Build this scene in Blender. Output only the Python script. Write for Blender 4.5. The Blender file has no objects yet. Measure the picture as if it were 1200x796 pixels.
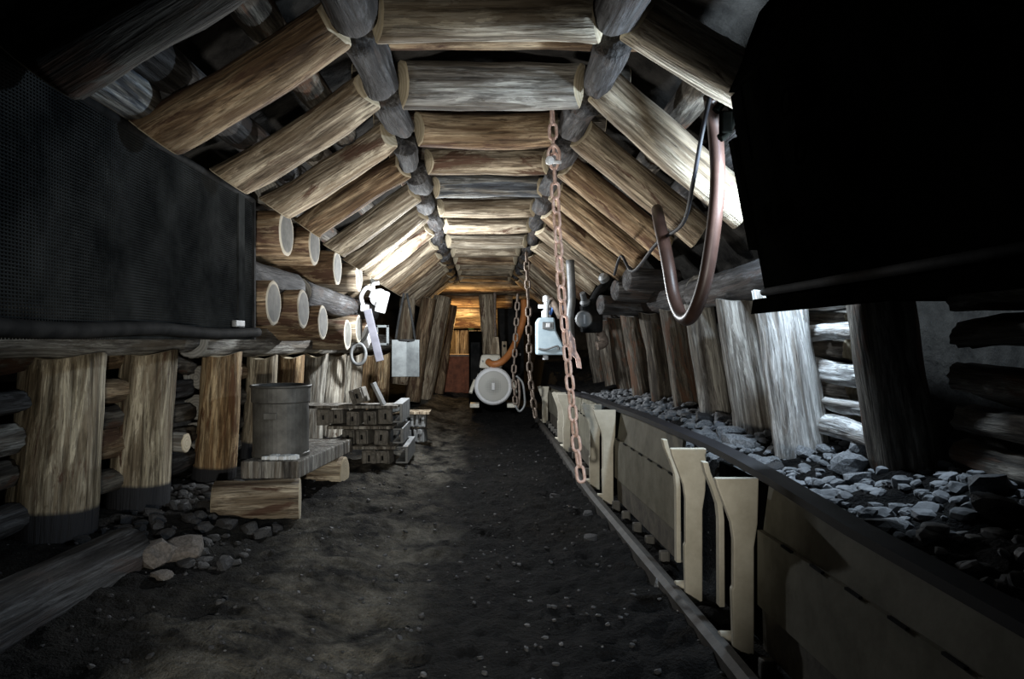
import bpy, bmesh, math, random
from mathutils import Vector, Matrix, noise
SC = bpy.context.scene
COL = SC.collection
rnd = random.Random(7)
F = 850.0; VX = 567.0; VY = 398.0; H = 1.4

def P(px, py, Y):
    """point of the drift at distance Y seen at picture position px,py"""
    return Vector(((px - VX) * Y / F, Y, H + (VY - py) * Y / F))

# ------------------------------------------------------------------ materials
def new_mat(name):
    m = bpy.data.materials.new(name); m.use_nodes = True
    nt = m.node_tree; b = nt.nodes['Principled BSDF']
    return m, nt, b

def rgb(c): return (c[0], c[1], c[2], 1)

def coords(nt, scale, rand=True):
    tc = nt.nodes.new('ShaderNodeTexCoord')
    mp = nt.nodes.new('ShaderNodeMapping'); mp.inputs['Scale'].default_value = scale
    src = tc.outputs['Object']
    if rand:
        oi = nt.nodes.new('ShaderNodeObjectInfo')
        ml = nt.nodes.new('ShaderNodeMath'); ml.operation = 'MULTIPLY'; ml.inputs[1].default_value = 37.0
        nt.links.new(oi.outputs['Random'], ml.inputs[0])
        ad = nt.nodes.new('ShaderNodeVectorMath'); ad.operation = 'ADD'
        nt.links.new(src, ad.inputs[0]); nt.links.new(ml.outputs[0], ad.inputs[1]); src = ad.outputs[0]
    nt.links.new(src, mp.inputs['Vector'])
    return mp.outputs['Vector']

def noise_n(nt, vec, scale=1, detail=6, rough=.6, dist=0):
    n = nt.nodes.new('ShaderNodeTexNoise'); n.inputs['Scale'].default_value = scale
    n.inputs['Detail'].default_value = detail; n.inputs['Roughness'].default_value = rough
    n.inputs['Distortion'].default_value = dist
    nt.links.new(vec, n.inputs['Vector']); return n.outputs['Fac']

def ramp(nt, fac, stops):
    r = nt.nodes.new('ShaderNodeValToRGB'); e = r.color_ramp.elements
    while len(e) < len(stops): e.new(.5)
    for el, (p, c) in zip(e, stops): el.position = p; el.color = rgb(c)
    nt.links.new(fac, r.inputs['Fac']); return r.outputs['Color']

def mix(nt, fac, a, b, mode='MIX'):
    m = nt.nodes.new('ShaderNodeMix'); m.data_type = 'RGBA'; m.blend_type = mode
    if isinstance(fac, float): m.inputs[0].default_value = fac
    else: nt.links.new(fac, m.inputs[0])
    for v, i in ((a, 6), (b, 7)):
        if isinstance(v, tuple): m.inputs[i].default_value = rgb(v)
        else: nt.links.new(v, m.inputs[i])
    return m.outputs[2]

def bump(nt, b, h, strength, dist=.02):
    bp = nt.nodes.new('ShaderNodeBump'); bp.inputs['Strength'].default_value = strength
    bp.inputs['Distance'].default_value = dist
    nt.links.new(h, bp.inputs['Height']); nt.links.new(bp.outputs['Normal'], b.inputs['Normal'])

def wood(name, dark, mid, light, bark=(.10, .055, .035), barkamt=.62, stain=0):
    m, nt, b = new_mat(name)
    v = coords(nt, (11, 11, 1.0)); f = noise_n(nt, v, 1.0, 8, .65, .4)
    v2 = coords(nt, (40, 40, 1.6)); f2 = noise_n(nt, v2, 1.0, 5, .6)
    v3 = coords(nt, (5, 5, 1.3)); f3 = noise_n(nt, v3, 1.0, 6, .7, .6)
    c = ramp(nt, f, [(.34, dark), (.46, mid), (.55, light), (.66, mid), (.72, dark)])
    c2 = ramp(nt, f2, [(.34, (.25, .24, .23)), (.54, (1, 1, 1))])
    c = mix(nt, .85, c, c2, 'MULTIPLY')
    vp = coords(nt, (11, 11, 1.15)); fp = noise_n(nt, vp, 1.0, 7, .68, .8)
    pm_ = ramp(nt, fp, [(.46, (.60, .55, .50)), (.475, (.85, .83, .80)), (.53, (.90, .88, .86)), (.545, (1.45, 1.45, 1.42)), (.62, (1.35, 1.35, 1.33)), (.635, (.72, .69, .66))])
    c = mix(nt, 1.0, c, pm_, 'MULTIPLY')
    vs = coords(nt, (55, 55, 5)); fs = noise_n(nt, vs, 1.0, 3, .6)
    c = mix(nt, .8, c, ramp(nt, fs, [(.30, (.22, .2, .19)), (.40, (1, 1, 1))]), 'MULTIPLY')
    bm = ramp(nt, f3, [(barkamt - .06, (0, 0, 0)), (barkamt, (1, 1, 1))])
    sv = nt.nodes.new('ShaderNodeRGBToBW'); nt.links.new(bm, sv.inputs[0])
    c = mix(nt, sv.outputs[0], c, bark)
    oi = nt.nodes.new('ShaderNodeObjectInfo')
    vr = ramp(nt, oi.outputs['Random'], [(0, (.72, .72, .72)), (1, (1.0, 1.0, 1.0))])
    c = mix(nt, 1.0, c, vr, 'MULTIPLY')
    if stain:
        tc = nt.nodes.new('ShaderNodeTexCoord'); sp = nt.nodes.new('ShaderNodeSeparateXYZ')
        nt.links.new(tc.outputs['Object'], sp.inputs[0])
        st = ramp(nt, sp.outputs['Z'], [(stain, (1, 1, 1)), (stain + .025, (0, 0, 0))])
        c = mix(nt, st, c, (.025, .026, .03))
    nt.links.new(c, b.inputs['Base Color']); b.inputs['Roughness'].default_value = .8; b.inputs['Specular IOR Level'].default_value = .25
    hm = nt.nodes.new('ShaderNodeMath'); hm.operation = 'ADD'
    nt.links.new(f, hm.inputs[0]); nt.links.new(f2, hm.inputs[1])
    bump(nt, b, hm.outputs[0], 1.0, .018)
    return m

def endgrain(name, a, c2):
    m, nt, b = new_mat(name)
    tc = nt.nodes.new('ShaderNodeTexCoord')
    w = nt.nodes.new('ShaderNodeTexWave'); w.wave_type = 'RINGS'; w.rings_direction = 'Z'
    w.inputs['Scale'].default_value = 13; w.inputs['Distortion'].default_value = 1.2; w.inputs['Detail'].default_value = 2
    nt.links.new(tc.outputs['Object'], w.inputs['Vector'])
    c = ramp(nt, w.outputs['Fac'], [(.1, a), (.9, c2)])
    v = coords(nt, (6, 6, 6)); f = noise_n(nt, v, 1, 4)
    c = mix(nt, .5, c, ramp(nt, f, [(.3, (.5, .48, .45)), (.6, (1, 1, 1))]), 'MULTIPLY')
    nt.links.new(c, b.inputs['Base Color']); b.inputs['Roughness'].default_value = .85
    bump(nt, b, f, .3, .01)
    return m

def rough_mat(name, a, c, scale=8, rough=.8, bs=.5, metal=0, spec=.5, bd=.01, detail=7, rand=True):
    m, nt, b = new_mat(name)
    v = coords(nt, (scale,) * 3, rand); f = noise_n(nt, v, 1, detail, .65)
    nt.links.new(ramp(nt, f, [(.35, a), (.65, c)]), b.inputs['Base Color'])
    b.inputs['Roughness'].default_value = rough; b.inputs['Metallic'].default_value = metal
    b.inputs['Specular IOR Level'].default_value = spec
    bump(nt, b, f, bs, bd)
    return m

M = {}
M['cap'] = wood('peeled_wood', (.17, .13, .09), (.34, .275, .20), (.48, .41, .31))
M['pale'] = wood('pale_peeled_wood', (.24, .20, .15), (.46, .40, .31), (.62, .56, .46), barkamt=.70)
M['bluewood'] = wood('blue_grey_stained_wood', (.07, .08, .10), (.16, .18, .21), (.42, .42, .40), barkamt=.75)
M['brown'] = wood('brown_weathered_wood', (.12, .075, .045), (.28, .19, .115), (.42, .32, .21), barkamt=.60)
M['greywood'] = wood('grey_weathered_wood', (.10, .095, .09), (.25, .24, .225), (.40, .39, .36), barkamt=.72)
M['strut'] = wood('sooty_dark_wood', (.018, .0175, .019), (.05, .049, .052), (.10, .10, .104), bark=(.07, .055, .05), barkamt=.6)
M['whitewood'] = wood('whitish_weathered_wood', (.30, .30, .30), (.55, .56, .57), (.72, .73, .74), bark=(.22, .21, .20), barkamt=.68)
M['dirty'] = wood('dirty_dark_wood', (.035, .03, .026), (.085, .075, .062), (.15, .135, .115), barkamt=.6)  # dark wood; on right posts and billets its colour stands in for shade
M['post'] = wood('mine_post_wood', (.15, .125, .085), (.33, .285, .205), (.52, .46, .35), barkamt=.64, stain=.27)
M['rpost'] = wood('grey_mine_post_wood', (.14, .13, .12), (.30, .285, .265), (.48, .47, .45), barkamt=.70)
M['end'] = endgrain('cut_wood', (.50, .42, .29), (.62, .54, .40))
def crib_end():
    m, nt, b = new_mat('crib_log_end')
    tc = nt.nodes.new('ShaderNodeTexCoord'); sp = nt.nodes.new('ShaderNodeSeparateXYZ'); nt.links.new(tc.outputs['Object'], sp.inputs[0])
    cb = nt.nodes.new('ShaderNodeCombineXYZ'); nt.links.new(sp.outputs[0], cb.inputs[0]); nt.links.new(sp.outputs[1], cb.inputs[1])
    ln = nt.nodes.new('ShaderNodeVectorMath'); ln.operation = 'LENGTH'; nt.links.new(cb.outputs[0], ln.inputs[0])
    v = coords(nt, (9, 9, 9)); f = noise_n(nt, v, 1, 6)
    c = mix(nt, ramp(nt, ln.outputs['Value'], [(.140, (0, 0, 0)), (.152, (1, 1, 1))]), ramp(nt, f, [(.35, (.085, .083, .075)), (.65, (.16, .155, .14))]), ramp(nt, f, [(.35, (.34, .30, .23)), (.65, (.48, .44, .36))]))
    nt.links.new(c, b.inputs['Base Color']); b.inputs['Roughness'].default_value = .85
    bump(nt, b, f, .4, .01); return m
M['cribend'] = crib_end()
M['greyend'] = endgrain('grey_cut_wood', (.20, .195, .18), (.30, .29, .265))
M['coal'] = rough_mat('coal_lump', (.016, .0165, .018), (.055, .055, .058), 9, .6, .7, spec=.3)
M['stone'] = rough_mat('grey_stone', (.07, .06, .052), (.17, .15, .135), 7, .85, .6)
M['dusty'] = rough_mat('dusty_stone', (.07, .074, .08), (.24, .25, .265), 7, .85, .6)
M['rock'] = rough_mat('mine_rock', (.010, .0095, .009), (.036, .034, .031), 3, .95, 1.0, spec=.04, bd=.06, rand=False)
M['steel'] = rough_mat('dusty_painted_steel', (.12, .113, .086), (.20, .19, .152), 5, .75, .25, 0, .15)
M['rib'] = rough_mat('pale_painted_steel', (.44, .41, .33), (.60, .57, .48), 6, .6, .2, .1)
M['darksteel'] = rough_mat('dark_steel', (.008, .0085, .009), (.024, .024, .024), 6, .8, .3, .0, .04)
M['black'] = rough_mat('black_sheet_steel', (.0010, .0011, .0010), (.0040, .0043, .0036), 4, .95, .3, .0, .0)
M['grey'] = rough_mat('grey_steel', (.13, .135, .14), (.27, .28, .285), 7, .55, .3, .4)
M['galv'] = rough_mat('galvanised_sheet', (.10, .11, .115), (.19, .21, .215), 6, .5, .2, .3)
M['drum'] = rough_mat('drum_steel', (.065, .063, .058), (.15, .146, .135), 6, .6, .3, .3)
M['white'] = rough_mat('white_painted_metal', (.70, .72, .75), (.85, .86, .88), 10, .5, .2)
M['lilac'] = rough_mat('lilac_grey_painted_bar', (.13, .13, .16), (.19, .19, .225), 8, .55, .2)
M['motor'] = rough_mat('ivory_painted_metal', (.55, .52, .43), (.78, .75, .66), 9, .55, .2)
M['blue'] = rough_mat('pale_blue_enamel', (.40, .52, .60), (.56, .68, .75), 6, .45, .15)
M['casting'] = rough_mat('dusty_cast_steel', (.10, .092, .08), (.24, .225, .20), 14, .75, .5, .1)
M['rust'] = rough_mat('rusty_steel', (.52, .33, .27), (.86, .68, .62), 25, .75, .4, .2)
M['rustdark'] = rough_mat('dark_rusty_steel', (.10, .075, .06), (.24, .19, .155), 25, .7, .4, .3)
M['rustred'] = rough_mat('red_rust', (.12, .04, .02), (.26, .09, .045), 9, .8, .3)
M['lowplate'] = rough_mat('dirty_lower_plate_steel', (.05, .044, .034), (.13, .115, .09), 8, .75, .4, .1)
M['darkrun'] = rough_mat('dirty_runner_steel', (.022, .02, .018), (.06, .055, .05), 9, .7, .4, .1)
M['hose'] = rough_mat('brown_rubber', (.024, .0125, .0095), (.045, .0245, .019), 5, .4, .1)
M['orange'] = rough_mat('orange_rubber', (.42, .14, .04), (.55, .22, .07), 5, .5, .1)
M['cable'] = rough_mat('black_rubber', (.006, .0065, .008), (.016, .016, .02), 5, .6, .1, 0, .2)
M['wire'] = rough_mat('mesh_wire', (.010, .011, .0115), (.034, .036, .036), 3, .95, .2, .0, .0)
M['powder'] = rough_mat('white_powder_lumps', (.55, .58, .60), (.75, .78, .80), 20, .9, .5)
M['boltblue'] = rough_mat('blue_plastic', (.05, .14, .45), (.08, .22, .60), 9, .45, .1)
M['green'] = rough_mat('green_enamel', (.10, .40, .20), (.15, .5, .26), 9, .5, .1)
def emis(name, c, s):
    m, nt, b = new_mat(name); b.inputs['Emission Color'].default_value = rgb(c)
    b.inputs['Emission Strength'].default_value = s; b.inputs['Base Color'].default_value = rgb(c); return m
M['lamp'] = emis('lit_lamp_glass', (.85, .92, 1), 14)
M['lampblue'] = emis('lit_blue_lamp', (.55, .68, 1), 6)
M['led'] = emis('violet_indicator', (.22, .18, 1), 5)
M['grille'] = None
def grille():
    m, nt, b = new_mat('perforated_fan_cover')
    tc = nt.nodes.new('ShaderNodeTexCoord')
    vo = nt.nodes.new('ShaderNodeTexVoronoi'); vo.inputs['Scale'].default_value = 34; vo.inputs['Randomness'].default_value = 0
    nt.links.new(tc.outputs['Object'], vo.inputs['Vector'])
    c = ramp(nt, vo.outputs['Distance'], [(.30, (.06, .06, .06)), (.42, (.50, .50, .47))])
    nt.links.new(c, b.inputs['Base Color']); b.inputs['Roughness'].default_value = .55
    return m
M['grille'] = grille()

def floor_mat():
    m, nt, b = new_mat('coal_dust_floor')
    v = coords(nt, (1, 1, 1), False)
    f = noise_n(nt, v, 1.1, 8, .6, .3); g = noise_n(nt, v, 14, 9, .7); h = noise_n(nt, v, 60, 4, .6)
    c = ramp(nt, g, [(.3, (.003, .003, .0033)), (.55, (.009, .009, .0095)), (.75, (.032, .031, .030))])
    d = ramp(nt, f, [(.48, (0, 0, 0)), (.68, (.8, .8, .8))])
    c = mix(nt, d, c, ramp(nt, g, [(.3, (.009, .0085, .008)), (.7, (.036, .034, .031))]))
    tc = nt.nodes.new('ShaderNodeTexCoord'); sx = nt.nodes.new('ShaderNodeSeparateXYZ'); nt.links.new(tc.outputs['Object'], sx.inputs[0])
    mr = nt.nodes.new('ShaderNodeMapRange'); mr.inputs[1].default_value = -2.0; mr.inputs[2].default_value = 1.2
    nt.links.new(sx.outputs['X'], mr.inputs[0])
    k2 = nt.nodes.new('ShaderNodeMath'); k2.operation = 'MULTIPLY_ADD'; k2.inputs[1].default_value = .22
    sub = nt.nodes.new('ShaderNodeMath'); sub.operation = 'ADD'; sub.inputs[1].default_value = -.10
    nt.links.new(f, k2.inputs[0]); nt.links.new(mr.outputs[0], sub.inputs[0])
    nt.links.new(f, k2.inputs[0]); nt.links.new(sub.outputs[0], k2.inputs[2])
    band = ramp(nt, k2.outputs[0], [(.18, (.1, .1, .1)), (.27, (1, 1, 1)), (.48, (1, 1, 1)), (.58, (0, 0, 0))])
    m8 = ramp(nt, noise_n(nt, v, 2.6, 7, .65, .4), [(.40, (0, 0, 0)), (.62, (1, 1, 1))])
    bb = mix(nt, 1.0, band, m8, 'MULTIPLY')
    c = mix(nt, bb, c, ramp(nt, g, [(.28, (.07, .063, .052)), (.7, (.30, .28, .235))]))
    vo = nt.nodes.new('ShaderNodeTexVoronoi'); vo.inputs['Scale'].default_value = 11
    nt.links.new(v, vo.inputs['Vector'])
    sp = ramp(nt, vo.outputs['Distance'], [(.055, (1, 1, 1)), (.075, (0, 0, 0))])
    c = mix(nt, sp, c, (.28, .28, .28))
    nt.links.new(c, b.inputs['Base Color']); b.inputs['Roughness'].default_value = .85; b.inputs['Specular IOR Level'].default_value = .12
    hm = nt.nodes.new('ShaderNodeMath'); hm.operation = 'ADD'
    nt.links.new(g, hm.inputs[0]); nt.links.new(h, hm.inputs[1])
    bump(nt, b, hm.outputs[0], 1.0, .11)
    return m
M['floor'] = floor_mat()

# ------------------------------------------------------------------ helpers
def link(name, me, mats, parent=None, loc=None):
    for m in mats: me.materials.append(M[m] if isinstance(m, str) else m)
    o = bpy.data.objects.new(name, me); COL.objects.link(o)
    if parent: o.parent = parent
    if loc is not None: o.location = loc
    return o

def tag(o, label, cat, group=None, kind=None):
    if label: o['label'] = label
    if cat: o['category'] = cat
    if group: o['group'] = group
    if kind: o['kind'] = kind
    return o

def thing(name, loc, label, cat, group=None, rz=0):
    o = bpy.data.objects.new(name, None); COL.objects.link(o); o.location = loc
    o.rotation_euler = (0, 0, rz); o.empty_display_size = .1
    return tag(o, label, cat, group)

def bm_mesh(name, bm, smooth=False, angle=None):
    me = bpy.data.meshes.new(name); bm.normal_update(); bm.to_mesh(me); bm.free()
    if smooth:
        for p in me.polygons: p.use_smooth = True
    return me

class MB:
    """collects shapes into one mesh"""
    def __init__(s): s.bm = bmesh.new()
    def box(s, c, d, rot=None, bev=.0, taper=1):
        r = bmesh.ops.create_cube(s.bm, size=1); vs = r['verts']
        for v in vs:
            k = taper if v.co.z > 0 else 1
            v.co = Vector((v.co.x * d[0] * k, v.co.y * d[1] * k, v.co.z * d[2]))
        if bev:
            es = list({e for v in vs for e in v.link_edges})
            g = bmesh.ops.bevel(s.bm, geom=es, offset=bev, segments=2, affect='EDGES', profile=.6)
            vs = list({v for f in g['faces'] for v in f.verts} | {v for v in vs if v.is_valid})
        R = rot.to_matrix() if hasattr(rot, 'to_matrix') else (rot or Matrix.Identity(3))
        for v in vs: v.co = R @ v.co + Vector(c)
        return s
    def cyl(s, p0, p1, r0, r1=None, seg=20, cap=True):
        p0, p1 = Vector(p0), Vector(p1); r1 = r0 if r1 is None else r1
        q = (p1 - p0).to_track_quat('Z', 'Y').to_matrix()
        rings = []
        for p, r in ((p0, r0), (p1, r1)):
            rings.append([s.bm.verts.new(p + q @ Vector((r * math.cos(2 * math.pi * i / seg), r * math.sin(2 * math.pi * i / seg), 0))) for i in range(seg)])
        for i in range(seg):
            f = s.bm.faces.new((rings[0][i], rings[0][(i + 1) % seg], rings[1][(i + 1) % seg], rings[1][i])); f.smooth = True
        if cap:
            s.bm.faces.new(rings[0][::-1]); s.bm.faces.new(rings[1])
        return s
    def lathe(s, prof, c=(0, 0, 0), axis=Vector((0, 0, 1)), seg=32):
        """profile (radius, height) turned about axis"""
        q = Vector(axis).to_track_quat('Z', 'Y').to_matrix(); c = Vector(c); rr = []
        for r, h in prof:
            rr.append([s.bm.verts.new(c + q @ Vector((r * math.cos(2 * math.pi * i / seg), r * math.sin(2 * math.pi * i / seg), h))) for i in range(seg)])
        for a, b in zip(rr, rr[1:]):
            for i in range(seg):
                s.bm.faces.new((a[i], a[(i + 1) % seg], b[(i + 1) % seg], b[i]))
        s.bm.faces.new(rr[0][::-1]); s.bm.faces.new(rr[-1])
        return s
    def tube(s, pts, r, seg=12, sub=6, closed=False):
        pts = [Vector(p) for p in pts]
        path = []
        n = len(pts)
        if sub > 1 and n > 2:
            for i in range(n if closed else n - 1):
                if closed: a, b, c, d = (pts[(i + k) % n] for k in (-1, 0, 1, 2))
                else: a, b, c, d = pts[max(i - 1, 0)], pts[i], pts[i + 1], pts[min(i + 2, n - 1)]
                for k in range(sub):
                    t = k / sub
                    path.append(.5 * ((2 * b) + (c - a) * t + (2 * a - 5 * b + 4 * c - d) * t * t + (3 * b - a - 3 * c + d) * t ** 3))
            if not closed: path.append(pts[-1])
        else: path = pts
        m = len(path); rings = []; up = None
        for i, p in enumerate(path):
            t = (path[(i + 1) % m] - path[i - 1]) if closed else (path[min(i + 1, m - 1)] - path[max(i - 1, 0)])
            t.normalize()
            if up is None:
                up = Vector((0, 0, 1)) if abs(t.z) < .9 else Vector((0, 1, 0))
            x = t.cross(up).normalized(); y = x.cross(t).normalized(); up = y
            rad = r(i / max(1, m - 1)) if callable(r) else r
            rings.append([s.bm.verts.new(p + rad * (math.cos(2 * math.pi * k / seg) * x + math.sin(2 * math.pi * k / seg) * y)) for k in range(seg)])
        for i in range(m if closed else m - 1):
            a, b = rings[i], rings[(i + 1) % m]
            for k in range(seg):
                f = s.bm.faces.new((a[k], a[(k + 1) % seg], b[(k + 1) % seg], b[k])); f.smooth = True
        if not closed:
            s.bm.faces.new(rings[0][::-1]); s.bm.faces.new(rings[-1])
        return s
    def prism(s, poly, axis_vec, origin=(0, 0, 0), ux=Vector((1, 0, 0)), uz=Vector((0, 0, 1))):
        o = Vector(origin); a = [s.bm.verts.new(o + ux * x + uz * z) for x, z in poly]
        b = [s.bm.verts.new(v.co + Vector(axis_vec)) for v in a]; n = len(a)
        for i in range(n): s.bm.faces.new((a[i], a[(i + 1) % n], b[(i + 1) % n], b[i]))
        s.bm.faces.new(a[::-1]); s.bm.faces.new(b)
        return s
    def build(s, name, mat, parent=None, loc=None, bev=0):
        bmesh.ops.recalc_face_normals(s.bm, faces=s.bm.faces)
        o = link(name, bm_mesh(name, s.bm), [mat] if isinstance(mat, str) else mat, parent, loc)
        if bev:
            md = o.modifiers.new('bevel', 'BEVEL'); md.width = bev; md.segments = 2; md.limit_method = 'ANGLE'
        return o

def log(name, p0, p1, r0, r1, mat, end='end', e0=None, e1=None, seg=22, wob=.012, bend=.015, flat=1.0, yref=Vector((0, 1, 0)), parent=None):
    """one round log; local Z runs along it; e0/e1(x,y,r) cut the ends back"""
    p0, p1 = Vector(p0), Vector(p1); L = (p1 - p0).length; z = (p1 - p0).normalized()
    if abs(z.dot(yref)) > .95: yref = Vector((0, 0, 1))
    y = (yref - z * z.dot(yref)).normalized(); x = y.cross(z).normalized()
    sd = Vector((rnd.random() * 90, rnd.random() * 90, rnd.random() * 90))
    n = max(6, int(L / .12)); bm = bmesh.new(); rings = []
    bx, by = rnd.uniform(-bend, bend), rnd.uniform(-bend, bend)
    for i in range(n + 1):
        t = i / n; r = r0 + (r1 - r0) * t; ring = []
        for k in range(seg):
            a = 2 * math.pi * k / seg
            q = Vector((math.cos(a) * .9, math.sin(a) * .9, t * L * 1.5)) + sd
            rr = r * (1 + .05 * noise.noise(q * 1.0)) + wob * noise.noise(q * 2.3)
            px, py = rr * math.cos(a), rr * math.sin(a) * flat
            zz = t * L
            c0 = e0(px, py, r0) if e0 else 0; c1 = e1(px, py, r1) if e1 else 0
            zz = max(zz, c0 + .004 * i); zz = min(zz, L - c1 - .004 * (n - i))
            s = math.sin(math.pi * t)
            ring.append(bm.verts.new((px + bx * s, py + by * s, zz)))
        rings.append(ring)
    for i in range(n):
        for k in range(seg):
            f = bm.faces.new((rings[i][k], rings[i][(k + 1) % seg], rings[i + 1][(k + 1) % seg], rings[i + 1][k])); f.smooth = True
    for ring, fn, base, sgn, r in ((rings[0], e0, 0, 1, r0), (rings[-1], e1, L, -1, r1)):
        prev = ring
        for s in (.93, .6, .3):
            cur = []
            for v in ring:
                px, py = v.co.x * s, v.co.y * s
                off = fn(px, py, r) if fn else 0
                cur.append(bm.verts.new((px, py, base + sgn * off - (sgn * .006 if s > .9 else sgn * .008))))
            for k in range(seg):
                f = bm.faces.new((prev[k], prev[(k + 1) % seg], cur[(k + 1) % seg], cur[k]))
                f.material_index = 1; f.smooth = False
            prev = cur
        f = bm.faces.new(prev); f.material_index = 1
    bmesh.ops.recalc_face_normals(bm, faces=bm.faces)
    o = link(name, bm_mesh(name, bm), [mat, end], parent)
    R = Matrix((x, y, z)).transposed().to_4x4(); R.translation = p0; o.matrix_world = R
    return o

def chamf(sgn, a=.075, st=-.05):
    def f(x, y, r):
        d = (-y / r - st) / (1 - st)
        e = (y / r - .35) / .65
        lo = max(0, sgn * x / r) * .03
        return (a * d ** 1.4 if d > 0 else (.06 * e if e > 0 else 0)) + lo
    return f
def saddle(d=.07):
    return lambda x, y, r: d * max(0, 1 - (x / r) ** 2)
def splay(a): return lambda x, y, r: a * (x / r + 1) * .5

ORD = ['first', 'second', 'third', 'fourth', 'fifth', 'sixth', 'seventh', 'eighth', 'ninth', 'tenth', 'eleventh', 'twelfth', 'thirteenth', 'fourteenth', 'fifteenth', 'sixteenth']

# ------------------------------------------------------------------ setting
def sm(a, b, x):
    t = min(1, max(0, (x - a) / (b - a))); return t * t * (3 - 2 * t)
def conv_x(Y):
    pts = [(0, 1.20), (3.07, 1.15), (3.75, 1.13), (5.9, 1.06), (6.54, 1.05), (9.4, 1.05), (13, 1.0)]
    for (a, xa), (b, xb) in zip(pts, pts[1:]):
        if Y <= b: return xa + (xb - xa) * (Y - a) / (b - a)
    return 1.0
def floor_z(X, Y, fine=True):
    xc = conv_x(Y)
    z = .10 * sm(-.55, -1.15, X) + .12 * sm(-1.3, -2.6, X)
    z += .62 * sm(xc + .10, xc + .22, X) + .16 * sm(xc + .25, 2.3, X)
    z += .03 * sm(.6, xc - .1, X) + .30 * sm(11.5, 15, Y)
    if fine:
        q = Vector((X, Y, 0))
        z += .050 * noise.noise(q * 1.3 + Vector((3, 8, 1))) * (1 if X < -.4 else .45)
        z += .026 * (1 - 2 * abs(noise.noise(Vector((X * 1.1, Y * 2.6, 4))))) + .018 * noise.noise(Vector((X * 2.5, Y * 6, 7))) + .020 * noise.noise(q * 7.0) + .015 * noise.noise(q * 15.0) + .012 * abs(noise.noise(q * 27.0)) + .022 * sm(.1, .8, X) * (1 - 2 * abs(noise.noise(Vector((X * 5 + Y * 2.5, Y * 5 - X * 2, 2)))))
    return z

bm = bmesh.new()
xs = [-3.3 + i * .028 for i in range(int(6.1 / .028) + 1)]
ys = [.7]
while ys[-1] < 17.2: ys.append(ys[-1] + .012 + ys[-1] * .0035)
g = [[bm.verts.new((x, y, floor_z(x, y))) for x in xs] for y in ys]
for j in range(len(ys) - 1):
    for i in range(len(xs) - 1):
        f = bm.faces.new((g[j][i], g[j][i + 1], g[j + 1][i + 1], g[j + 1][i])); f.smooth = True
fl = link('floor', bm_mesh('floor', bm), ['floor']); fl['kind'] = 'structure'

def sheet(name, fn, nu, nv, mat):
    bm = bmesh.new(); g = [[bm.verts.new(fn(i / nu, j / nv)) for i in range(nu + 1)] for j in range(nv + 1)]
    for j in range(nv):
        for i in range(nu):
            f = bm.faces.new((g[j][i], g[j][i + 1], g[j + 1][i + 1], g[j + 1][i])); f.smooth = False
    o = link(name, bm_mesh(name, bm), [mat]); o['kind'] = 'structure'
    md = o.modifiers.new('thickness', 'SOLIDIFY'); md.thickness = .15; md.offset = 0
    return o
def rk(v, a=.12): return v + Vector((noise.noise(v * 2.1), 0, noise.noise(v * 2.1 + Vector((9, 9, 9))))) * a
sheet('wall_left', lambda u, v: rk(Vector((-3.05, .7 + u * 16.5, -.1 + v * 2.5))), 120, 18, 'rock')
sheet('wall_right', lambda u, v: rk(Vector((2.55, .7 + u * 16.5, -.1 + v * 2.3))), 120, 18, 'rock')
def roof(u, v):
    prof = [(-3.1, 2.3), (-2.3, 2.75), (-1.0, 3.42), (0, 3.5), (1.0, 3.42), (1.9, 2.8), (2.6, 2.1)]
    t = v * 6; i = min(5, int(t)); a, b = prof[i], prof[i + 1]; s = t - i
    Y = .7 + u * 16.5
    return rk(Vector((a[0] + (b[0] - a[0]) * s, Y, a[1] + (b[1] - a[1]) * s - .22 * sm(7, 14, Y))), .1)
sheet('ceiling', roof, 120, 30, 'rock')
sheet('wall_back', lambda u, v: rk(Vector((-3.1 + 5.8 * u, 17.1, -.1 + v * 3.6)), .1), 30, 20, 'rock')

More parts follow.
